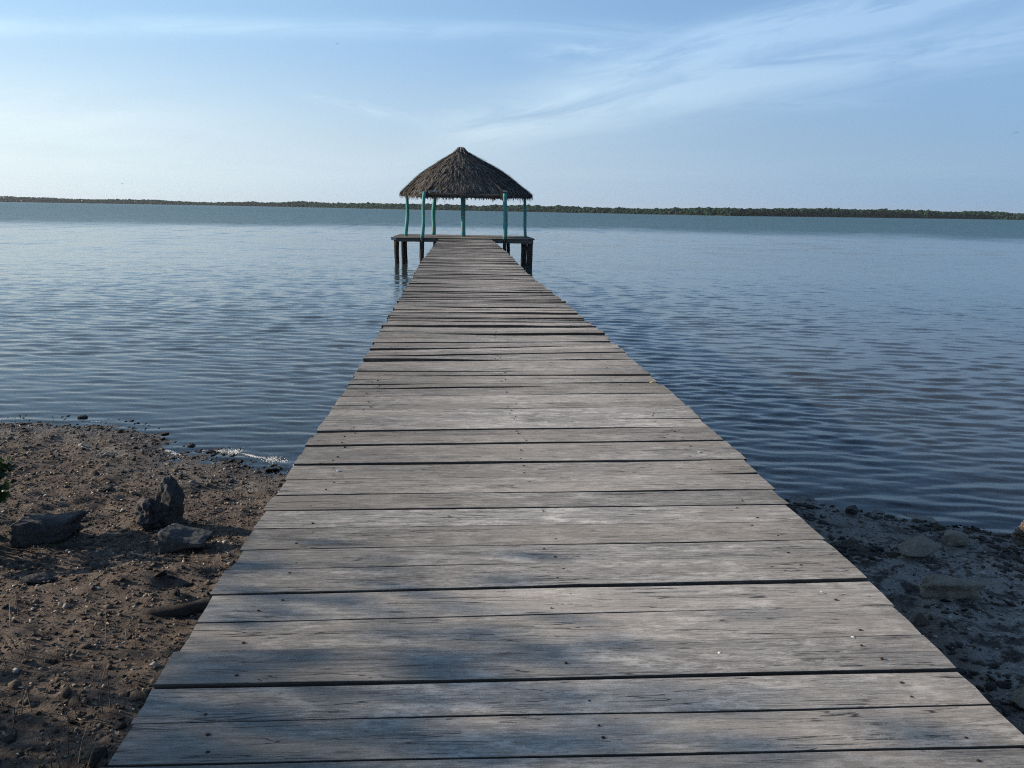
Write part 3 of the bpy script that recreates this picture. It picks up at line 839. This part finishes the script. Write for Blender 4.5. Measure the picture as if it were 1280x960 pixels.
# foam
m, t, out = new_mat('foam')
g = t.node('ShaderNodeTexCoord').outputs['Object']
principled(t, out, t.mix(t.ramp(t.noise(g, 40, 4), .35, .65), (.55, .54, .51), (.76, .76, .73)), .7, t.bump(t.noise(g, 90, 3), .5, .01), .4)
fp = []
def foam_line(pts, n, wdt):
    pts = np.array(pts); seg = np.r_[0, np.cumsum(np.hypot(*np.diff(pts, axis=0).T))]
    u = nr.uniform(0, seg[-1], n)
    x = np.interp(u, seg, pts[:, 0]); y = np.interp(u, seg, pts[:, 1])
    wv = wdt * np.clip(.5 + 1.2 * fbm(u * 3.1, 2.0, n, 3), .03, 1.7)
    lace = fbm(x * 16, y * 16 + nr.normal(0, .5, n), n, 2) > -.25; x, y, wv, n = x[lace], y[lace], wv[lace], int(lace.sum())
    y = y + nr.normal(0, 1, n) * wv; x = x + nr.normal(0, .02, n)
    fp.extend(zip(x, y))
foam_line([(-3.45, 9.50), (-3.2, 9.25), (-3.1, 9.18)], 900, .05)
foam_line([(-2.95, 9.42), (-2.75, 9.40), (-2.55, 9.36), (-2.30, 9.16), (-2.1, 9.06), (-1.85, 8.86), (-1.5, 8.72)], 5200, .07)
foam_line([(-7.0, 10.92), (-5.9, 10.86), (-5.4, 10.82)], 1500, .035)
foam_line([(-5.3, 10.8), (-4.6, 10.74)], 260, .02)
foam_line([(4.55, 6.92), (5.0, 6.77), (5.3, 6.68)], 420, .02)
fp = np.array(fp)
fz = np.maximum(ground_z(fp[:, 0], fp[:, 1]), 0.0) + .002
fo = scatter('sea_foam', np.column_stack([fp, fz]), nr.uniform(.003, .008, len(fp)), nr.random(len(fp)), m, 1, (.12, .3), .10, True, .3)
tag(fo, 'thin line of white foam washed against the shore', 'foam', kind='stuff')

# ------------------------------------------------------------------ shrub and trees
M_LEAF = leaf_mat('tree_leaves', (.022, .045, .014), (.045, .085, .022), (.10, .12, .035))
def foliage(center, radii, n, size, seed, gap=.0, zmin=None):
    """leaf centres gathered in uneven clumps inside an ellipsoid"""
    rr = np.random.default_rng(seed)
    k = max(8, n // 70)
    d = rr.normal(size=(k, 3)); d /= np.linalg.norm(d, axis=1)[:, None]
    cl = d * (rr.uniform(.35, 1.0, k) ** .6)[:, None] * rr.uniform(.82, 1.12, (k, 1))
    w = rr.integers(0, k, n)
    P = cl[w] + rr.normal(0, .115, (n, 3))
    P = np.array(center) + P * np.array(radii)
    if zmin is not None: P = P[P[:, 2] > zmin]
    return P, cl * np.array(radii) + np.array(center)

def tree(name, base, crown_c, radii, n, leaf, label, seed, group=None):
    root = empty(name, base)
    tag(root, label, 'tree', group)
    C, cl = foliage(crown_c, radii, n, leaf, seed)
    parts = []
    rr = random.Random(seed)
    b = Vector(base); top = Vector(crown_c)
    parts.append(pole(b.x, b.y, b.z - .3, top.x, top.y, top.z - radii[2] * .2, .17, .09, seed, 10, .12, 10, .08))
    for c in cl[rr.sample(range(len(cl)), min(34, len(cl)))]:
        tt = rr.uniform(.3, 1)
        p = b.lerp(Vector((top.x, top.y, top.z - radii[2] * .2)), tt)
        parts.append(pole(p.x, p.y, p.z, float(c[0]), float(c[1]), float(c[2]), .045, .010, rr.randrange(9999), 6, .12, 6, .1))
    v, f = merge(parts)
    link('trunk', local(v, root), f, M_BARK, root, True)
    quads('crown', local(C, root), nr.uniform(.7, 1.3, len(C)) * leaf, nr.uniform(.7, 1.2, len(C)) * leaf * .52, M_LEAF, nr.random(len(C)), .8, root)
    return root
tree('shore_tree', (-9.6, 2.2, float(ground_z(-9.6, 2.2, False))), (-9.6, 2.45, 3.05), (2.0, 2.8, 2.8), 10500, .15, 'broad leafy tree on the left bank throwing dappled shade over the near planks', 5)
tree('shore_tree', (-6.2, 2.0, float(ground_z(-6.2, 2.0, False))), (-6.2, 2.0, 1.45), (1.2, 2.5, 1.25), 3800, .12, 'low bushy tree on the left bank shading the dark soil beside the pier', 9)

sb = empty('shore_shrub', (-3.72, 6.15, float(ground_z(-3.72, 6.15))))
tag(sb, 'low dark green shrub at the left edge of the photo, growing beside the blocky rock', 'shrub')
C, cl = foliage((-3.80, 6.15, .64), (.46, .45, .36), 900, .07, 21)
quads('foliage', local(C, sb), nr.uniform(.05, .10, len(C)), nr.uniform(.03, .055, len(C)), M_LEAF, nr.random(len(C)), .8, sb)
v, f = merge([pole(-3.80 + rnd.gauss(0, .05), 6.15 + rnd.gauss(0, .05), .2, float(c[0]), float(c[1]), float(c[2]), .012, .004, 300 + i, 6, .03, 6) for i, c in enumerate(cl)])
link('stem', local(v, sb), f, M_BARK, sb, True)

# ------------------------------------------------------------------ far mangrove shore
AZ = np.radians([-85, -45, -33, -20, -10, -4, 4, 10, 18, 25, 33, 45, 85])
AD = np.array([1500, 1650, 1600, 1400, 1120, 860, 760, 700, 640, 760, 900, 900, 800.])
def far_pt(az, off=0.): 
    d = np.interp(az, AZ, AD) + off
    return np.sin(az) * d, np.cos(az) * d
n = 44000
az = np.where(nr.random(n) < .72, nr.uniform(R(-40), R(40), n), nr.uniform(R(-84), R(84), n))
off = np.abs(nr.normal(0, 1, n)) * 45
base_h = (5.1 + 1.5 * fbm(np.degrees(az) * .30, 3.3, 0, 6, .62)) * np.interp(np.degrees(az), [-60, -33, -20, -5, 5, 16, 24, 33, 60], [1.45, 1.45, 1.3, 1.0, .88, .86, 1.12, 1.1, 1.1])
base_h = base_h * np.clip(off / 16 + .55, 0, 1)
fx, fy = far_pt(az, off)
lvl = nr.random(n) ** .85
pz = base_h * lvl
V0, F0 = ico(1)
szz = np.exp(nr.normal(-.15, .35, n))
Bf = V0[None] * (1 + nr.normal(0, .20, (n, len(V0))))[..., None] * szz[:, None, None] * np.array([1.25, 1.25, .8])
Bf = Bf + np.stack([fx, fy, np.maximum(pz - .5, .2)], -1)[:, None, :]
mf = leaf_mat('mangrove_leaves', (.009, .032, .014), (.013, .046, .019), (.024, .066, .026), .9)
fw = link_np('mangrove_forest', Bf.reshape(-1, 3), (F0[None] + (np.arange(n) * len(V0))[:, None, None]).reshape(-1, 3), mf, None, True)
zone = .5 + .5 * fbm(np.degrees(az) * .22, 7.7, 0, 3)
attr(fw, 'tone', np.repeat(np.clip(nr.normal(.35, .2, n) + .45 * (zone - .45), 0, 1), len(V0)))
tag(fw, 'low dark green belt of mangrove forest along the far shore', 'forest', kind='stuff')
a2 = np.radians(np.linspace(-88, 88, 240))
offs = [-3, 0, 4, 220]; zs = [-.6, .12, .35, .8]
V = []
for a_ in a2:
    for o2, z2 in zip(offs, zs):
        px, py = far_pt(a_, o2 + 3 * float(vnoise(math.degrees(a_) * 2.1, 1.0)) if o2 < 100 else o2)
        V.append((px, py, z2))
Q = np.array([[i * 4 + k, (i + 1) * 4 + k, (i + 1) * 4 + k + 1, i * 4 + k + 1] for i in range(len(a2) - 1) for k in range(3)])[:, ::-1]
m, t, out = new_mat('far_mud')
g = t.node('ShaderNodeTexCoord').outputs['Object']
principled(t, out, t.mix(t.noise(g, .2, 4), (.03, .03, .02), (.08, .075, .05)), .9)
tag(link_np('far_shore_land', np.array(V), Q, m, smooth=True), kind='structure')

# ------------------------------------------------------------------ small things on the deck
ylf = new_mat('yellow_leaf'); g = ylf[1].node('ShaderNodeTexCoord').outputs['Object']
principled(ylf[1], ylf[2], ylf[1].mix(ylf[1].noise(g, 30, 3), (.55, .42, .14), (.72, .62, .32)), .6)
V_, F_ = [], []
for i in range(9):
    u = i / 8; w = .017 * math.sin(math.pi * min(1, u * .96 + .03)) ** .8
    for sgn in (-1, 0, 1):
        V_.append(((u - .5) * .075, sgn * w, .006 + .010 * math.sin(u * 3) + .008 * abs(sgn)))
for i in range(8):
    for k in range(2): F_.append((i * 3 + k, (i + 1) * 3 + k, (i + 1) * 3 + k + 1, i * 3 + k + 1))
lf = link('fallen_leaf', V_, F_, ylf[0], None, True)
lf.location = (1.69, 7.06, DZ + .003); lf.rotation_euler = (0, 0, .3)
tag(lf, 'small yellowed leaf lying at the right edge of the pier deck', 'leaf')

msh = tone_mat('shell', [(0, (.6, .56, .5)), (1, (.8, .78, .74))], .5, .2, 60)
def shell(x, y, r, rz, label):
    V_, F_ = [(0, 0, r * .45)], []
    for ring_i in range(1, 4):
        for k in range(12):
            a = 2 * math.pi * k / 12
            q = ring_i / 3 * (1 + .08 * (k % 2))
            V_.append((r * q * math.cos(a) * 1.3, r * q * math.sin(a), r * .45 * (1 - (ring_i / 3) ** 2)))
    for k in range(12): F_.append((0, 1 + k, 1 + (k + 1) % 12))
    for ri in range(2):
        for k in range(12):
            F_.append((1 + ri * 12 + k, 1 + (ri + 1) * 12 + k, 1 + (ri + 1) * 12 + (k + 1) % 12, 1 + ri * 12 + (k + 1) % 12))
    o = link('shell_fragment', V_, F_, msh, None, True)
    attr(o, 'tone', np.full(len(V_), rnd.random()))
    o.location = (x, y, DZ + .004); o.rotation_euler = (rnd.gauss(0, .15), rnd.gauss(0, .15), rz)
    tag(o, label, 'shell', 'white shell bits on the deck')
shell(.90, 2.57, .006, .4, 'white shell fragment on the near right planks below the middle of the deck')
shell(1.42, 2.66, .008, 1.2, 'white shell fragment on the near planks close to the right deck edge')
shell(1.46, 3.02, .005, 2.0, 'tiny white shell fragment by the right deck edge beside the flat tan slab')
shell(-.70, 4.62, .010, .7, 'white shell fragment near the left deck edge level with the shore foam')
shell(1.52, 4.98, .011, .2, 'white shell fragment near the right deck edge where the dark water begins')

# ------------------------------------------------------------------ birds
mb, t, out = new_mat('dark_feathers')
principled(t, out, (.03, .03, .032), .8)
def bird(loc, rz, s, flap, label):
    root = empty('bird', loc); root.rotation_euler = (0, 0, rz)
    tag(root, label, 'bird', 'birds far off in the sky')
    V0, F0 = ico(2)
    V = V0 * np.array([.055, .2, .05]) * s
    V[:, 0] *= np.where(V0[:, 1] < -.5, .55, 1); V[:, 2] *= np.where(V0[:, 1] < -.5, .4, 1)
    link('body', V, F0, mb, root, True)
    for sg in (-1, 1):
        Vw, Fw = [], []
        for i in range(6):
            u = i / 5
            ch = .14 * (1 - u * .75); yy = .05 - .10 * max(0, u - .5)
            z = flap * math.sin(u * 2.2) * .16
            for q, dz in ((.5, 0), (.15, .012), (-.5, 0), (.15, -.008)):
                Vw.append((sg * (.03 + u * .46) * s, (yy + q * ch) * s, (z + dz) * s))
        for i in range(5):
            for k in range(4): Fw.append((i * 4 + k, i * 4 + (k + 1) % 4, i * 4 + 4 + (k + 1) % 4, i * 4 + 4 + k))
        Fw += [(0, 1, 2, 3), (23, 22, 21, 20)]
        link('wing', Vw, Fw, mb, root, True)
bird((-25.7, 185.4, 35.7), .6, 1.0, 1, 'tiny dark bird high up in the left half of the sky')
bird((82.9, 124.4, 15.2), -.5, 1.1, -1, 'tiny dark bird near the right edge of the photo')
bird((-68.5, 177.2, 6.4), 1.2, .9, .6, 'tiny dark bird flying low over the far left shore')

# ------------------------------------------------------------------ thin sea haze
HAZE = True
if HAZE:
    m, t, out = new_mat('sea_haze')
    pv_ = t.node('ShaderNodeVolumePrincipled'); pv_.inputs['Color'].default_value = (.80, .87, .93, 1)
    pv_.inputs['Density'].default_value = .00009; pv_.inputs['Anisotropy'].default_value = .25
    t.l.new(pv_.outputs[0], out.inputs['Volume'])
    a_, z0_, z1_ = 6200, -6.5, 40
    hb = link('haze', [(x, y, z) for z in (z0_, z1_) for x, y in ((-a_, -a_), (a_, -a_), (a_, a_), (-a_, a_))],
              [(3, 2, 1, 0), (4, 5, 6, 7), (0, 1, 5, 4), (1, 2, 6, 5), (2, 3, 7, 6), (3, 0, 4, 7)], m)
    tag(hb, kind='stuff')

# ------------------------------------------------------------------ sky, sun, camera
HAZE_SUN, HAZE_FAR = (5.3, 6.1, 6.35), (1.48, 2.48, 3.9)
SUN_EL, SUN_AZ = R(20), R(-80)            # azimuth from +Y towards +X
w = bpy.data.worlds.new('World'); S.world = w; w.use_nodes = True
t = NT(w.node_tree); t.n.clear()
out = t.node('ShaderNodeOutputWorld'); bg = t.node('ShaderNodeBackground')
sky = t.node('ShaderNodeTexSky', sky_type='NISHITA')
sky.sun_disc = False; sky.sun_elevation = SUN_EL; sky.sun_rotation = SUN_AZ
sky.air_density = 1.0; sky.dust_density = .25; sky.ozone_density = 3.5; sky.altitude = 0
dirv = t.node('ShaderNodeTexCoord').outputs['Generated']
sp = t.node('ShaderNodeSeparateXYZ'); t.put(sp.inputs[0], dirv)
az_ = t.math('MULTIPLY', t.math('ARCTAN2', sp.outputs[0], sp.outputs[1]), 57.2958)
el_ = t.math('MULTIPLY', t.math('ARCSINE', sp.outputs[2]), 57.2958)
cv = t.node('ShaderNodeCombineXYZ'); t.put(cv.inputs[0], az_); t.put(cv.inputs[1], el_)
warp = t.math('SUBTRACT', t.noise(t.map(cv.outputs[0], (.07, .16, 1)), 1, 4, .55), .5)
def streak(a, b, c, width, lo, hi, soft, amount, nsc, warp_k, thr=(.35, .7)):
    """cirrus band along elevation a + b az + c az^2 (degrees)"""
    mid_ = t.math('ADD', t.math('ADD', t.math('MULTIPLY', az_, b), a), t.math('MULTIPLY', t.math('MULTIPLY', az_, az_), c))
    d = t.math('ADD', t.math('SUBTRACT', el_, mid_), t.math('MULTIPLY', warp, warp_k))
    g_ = t.math('EXPONENT', t.math('MULTIPLY', t.math('POWER', t.math('ABSOLUTE', t.math('DIVIDE', d, width)), 2.0), -1.0))
    cc = t.node('ShaderNodeCombineXYZ'); t.put(cc.inputs[0], t.math('MULTIPLY', az_, nsc[0])); t.put(cc.inputs[1], t.math('MULTIPLY', d, nsc[1])); cc.inputs[2].default_value = a * 3.1
    n_ = t.ramp(t.noise(cc.outputs[0], 1, 6, .62, .6), *thr)
    e_ = t.math('MULTIPLY', t.ramp(az_, lo - soft, lo + soft), t.ramp(az_, hi + soft, hi - soft))
    return t.math('MULTIPLY', t.math('MULTIPLY', g_, n_), t.math('MULTIPLY', e_, amount))
bands = [
    streak(11.1, .012, -.0018, .55, -60, 13, 5, .5, (.09, .8), .5, (.15, .7)),
    streak(5.2, .185, -.0012, 1.6, 0, 60, 5, .95, (.09, .6), .7, (.22, .66)),
    streak(7.4, .17, 0, 1.1, 14, 60, 6, .8, (.12, .8), .9, (.15, .7)),
    streak(6.6, .22, 0, 1.3, 8, 36, 6, .85, (.12, .7), .8, (.26, .68)),
    streak(9.5, .06, 0, .5, 5, 10, 2.5, .65, (.2, 1.2), .6, (.3, .6)),
    streak(5.25, -.16, 0, .4, -10, -3, 3, .4, (.2, 1.0), .5, (.3, .65)),
    streak(4.6, .0, 0, 2.0, -70, -16, 9, .32, (.07, .35), 1.6, (.3, .7)),
    streak(6.6, 0, 0, .35, 18, 26, 4, .22, (.3, 1.5), .5, (.3, .6)),
    streak(2.6, 0, 0, 1.2, -30, 50, 12, .14, (.05, .5), 1.0, (.3, .7)),
    streak(24, .1, 0, 6, -90, 90, 10, .18, (.04, .2), 4, (.4, .75)),
]
mk = bands[0]
for b_ in bands[1:]: mk = t.math('ADD', mk, b_)
mk = t.math('MINIMUM', mk, .8)
hor = t.math('SQRT', t.math('ADD', t.math('POWER', sp.outputs[0], 2.0), t.math('POWER', sp.outputs[1], 2.0)))
cs = t.math('DIVIDE', t.math('ADD', t.math('MULTIPLY', sp.outputs[0], math.sin(SUN_AZ)), t.math('MULTIPLY', sp.outputs[1], math.cos(SUN_AZ))), t.math('MAXIMUM', hor, .001))
mr = t.node('ShaderNodeMapRange', clamp=True); t.put(mr.inputs[0], cs)
for i, v_ in enumerate((-.45, .72, 0, 1)): mr.inputs[1 + i].default_value = v_
sidef = t.math('POWER', mr.outputs[0], 1.3)
lowk = t.ramp(el_, 2.0, 12.0)
hz_col = t.mix(lowk, t.mix(sidef, HAZE_FAR, HAZE_SUN), t.mix(sidef, (1.20, 2.34, 4.35), (3.2, 4.9, 6.5)))                 # moist air: pale towards the sun, grey blue away from it
elp = t.math('MAXIMUM', el_, 0.0)
hz = t.math('MULTIPLY', t.math('EXPONENT', t.math('MULTIPLY', t.math('POWER', t.math('DIVIDE', elp, t.math('ADD', 15.0, t.math('MULTIPLY', sidef, 26.0))), 1.6), -1.0)), .95)
base_sky = t.mix(hz, sky.outputs[0], hz_col)
cc_ = t.node('ShaderNodeVectorMath', operation='MULTIPLY_ADD'); t.put(cc_.inputs[0], hz_col); cc_.inputs[1].default_value = (1.22, 1.17, 1.03); cc_.inputs[2].default_value = (1.0, 1.0, 1.0)
cl = t.mix(mk, base_sky, cc_.outputs[0])
t.put(bg.inputs[0], cl); bg.inputs[1].default_value = .12
t.l.new(bg.outputs[0], out.inputs[0])

sl = bpy.data.lights.new('sun', 'SUN'); sl.energy = 5.0; sl.angle = R(.53); sl.color = (1, .87, .71)
so = bpy.data.objects.new('sun', sl); COL.objects.link(so)
d = Vector((math.sin(SUN_AZ) * math.cos(SUN_EL), math.cos(SUN_AZ) * math.cos(SUN_EL), math.sin(SUN_EL)))
so.rotation_euler = d.to_track_quat('Z', 'Y').to_euler(); so.location = d * 60

cam = bpy.data.cameras.new('camera'); cam.sensor_width = 36; cam.lens = 36 * 1036 / 1280; cam.clip_end = 20000; cam.clip_start = .05
co = bpy.data.objects.new('camera', cam); COL.objects.link(co)
yaw, pit, rol = R(3.65299), R(11.95829), R(.94)
f_ = Vector((math.sin(yaw) * math.cos(pit), math.cos(yaw) * math.cos(pit), -math.sin(pit)))
rt = Vector((math.cos(yaw), -math.sin(yaw), 0)); up = rt.cross(f_)
r2 = rt * math.cos(rol) + up * math.sin(rol); u2 = up * math.cos(rol) - rt * math.sin(rol)
mw_ = Matrix((r2, u2, -f_)).transposed().to_4x4(); mw_.translation = (0, 0, 2.8)
co.matrix_world = mw_
S.camera = co

S.render.engine = 'CYCLES'
S.cycles.max_bounces = 6; S.cycles.diffuse_bounces = 3; S.cycles.glossy_bounces = 3
S.cycles.transparent_max_bounces = 8; S.cycles.caustics_reflective = False; S.cycles.caustics_refractive = False
S.cycles.use_denoising = False
S.cycles.sample_clamp_indirect = 4.0; S.cycles.sample_clamp_direct = 12.0
S.cycles.filter_width = 1.1
S.view_settings.view_transform = 'Standard'; S.view_settings.look = 'None'
S.view_settings.gamma = 1; S.view_settings.use_curve_mapping = False
S.view_settings.exposure = .40
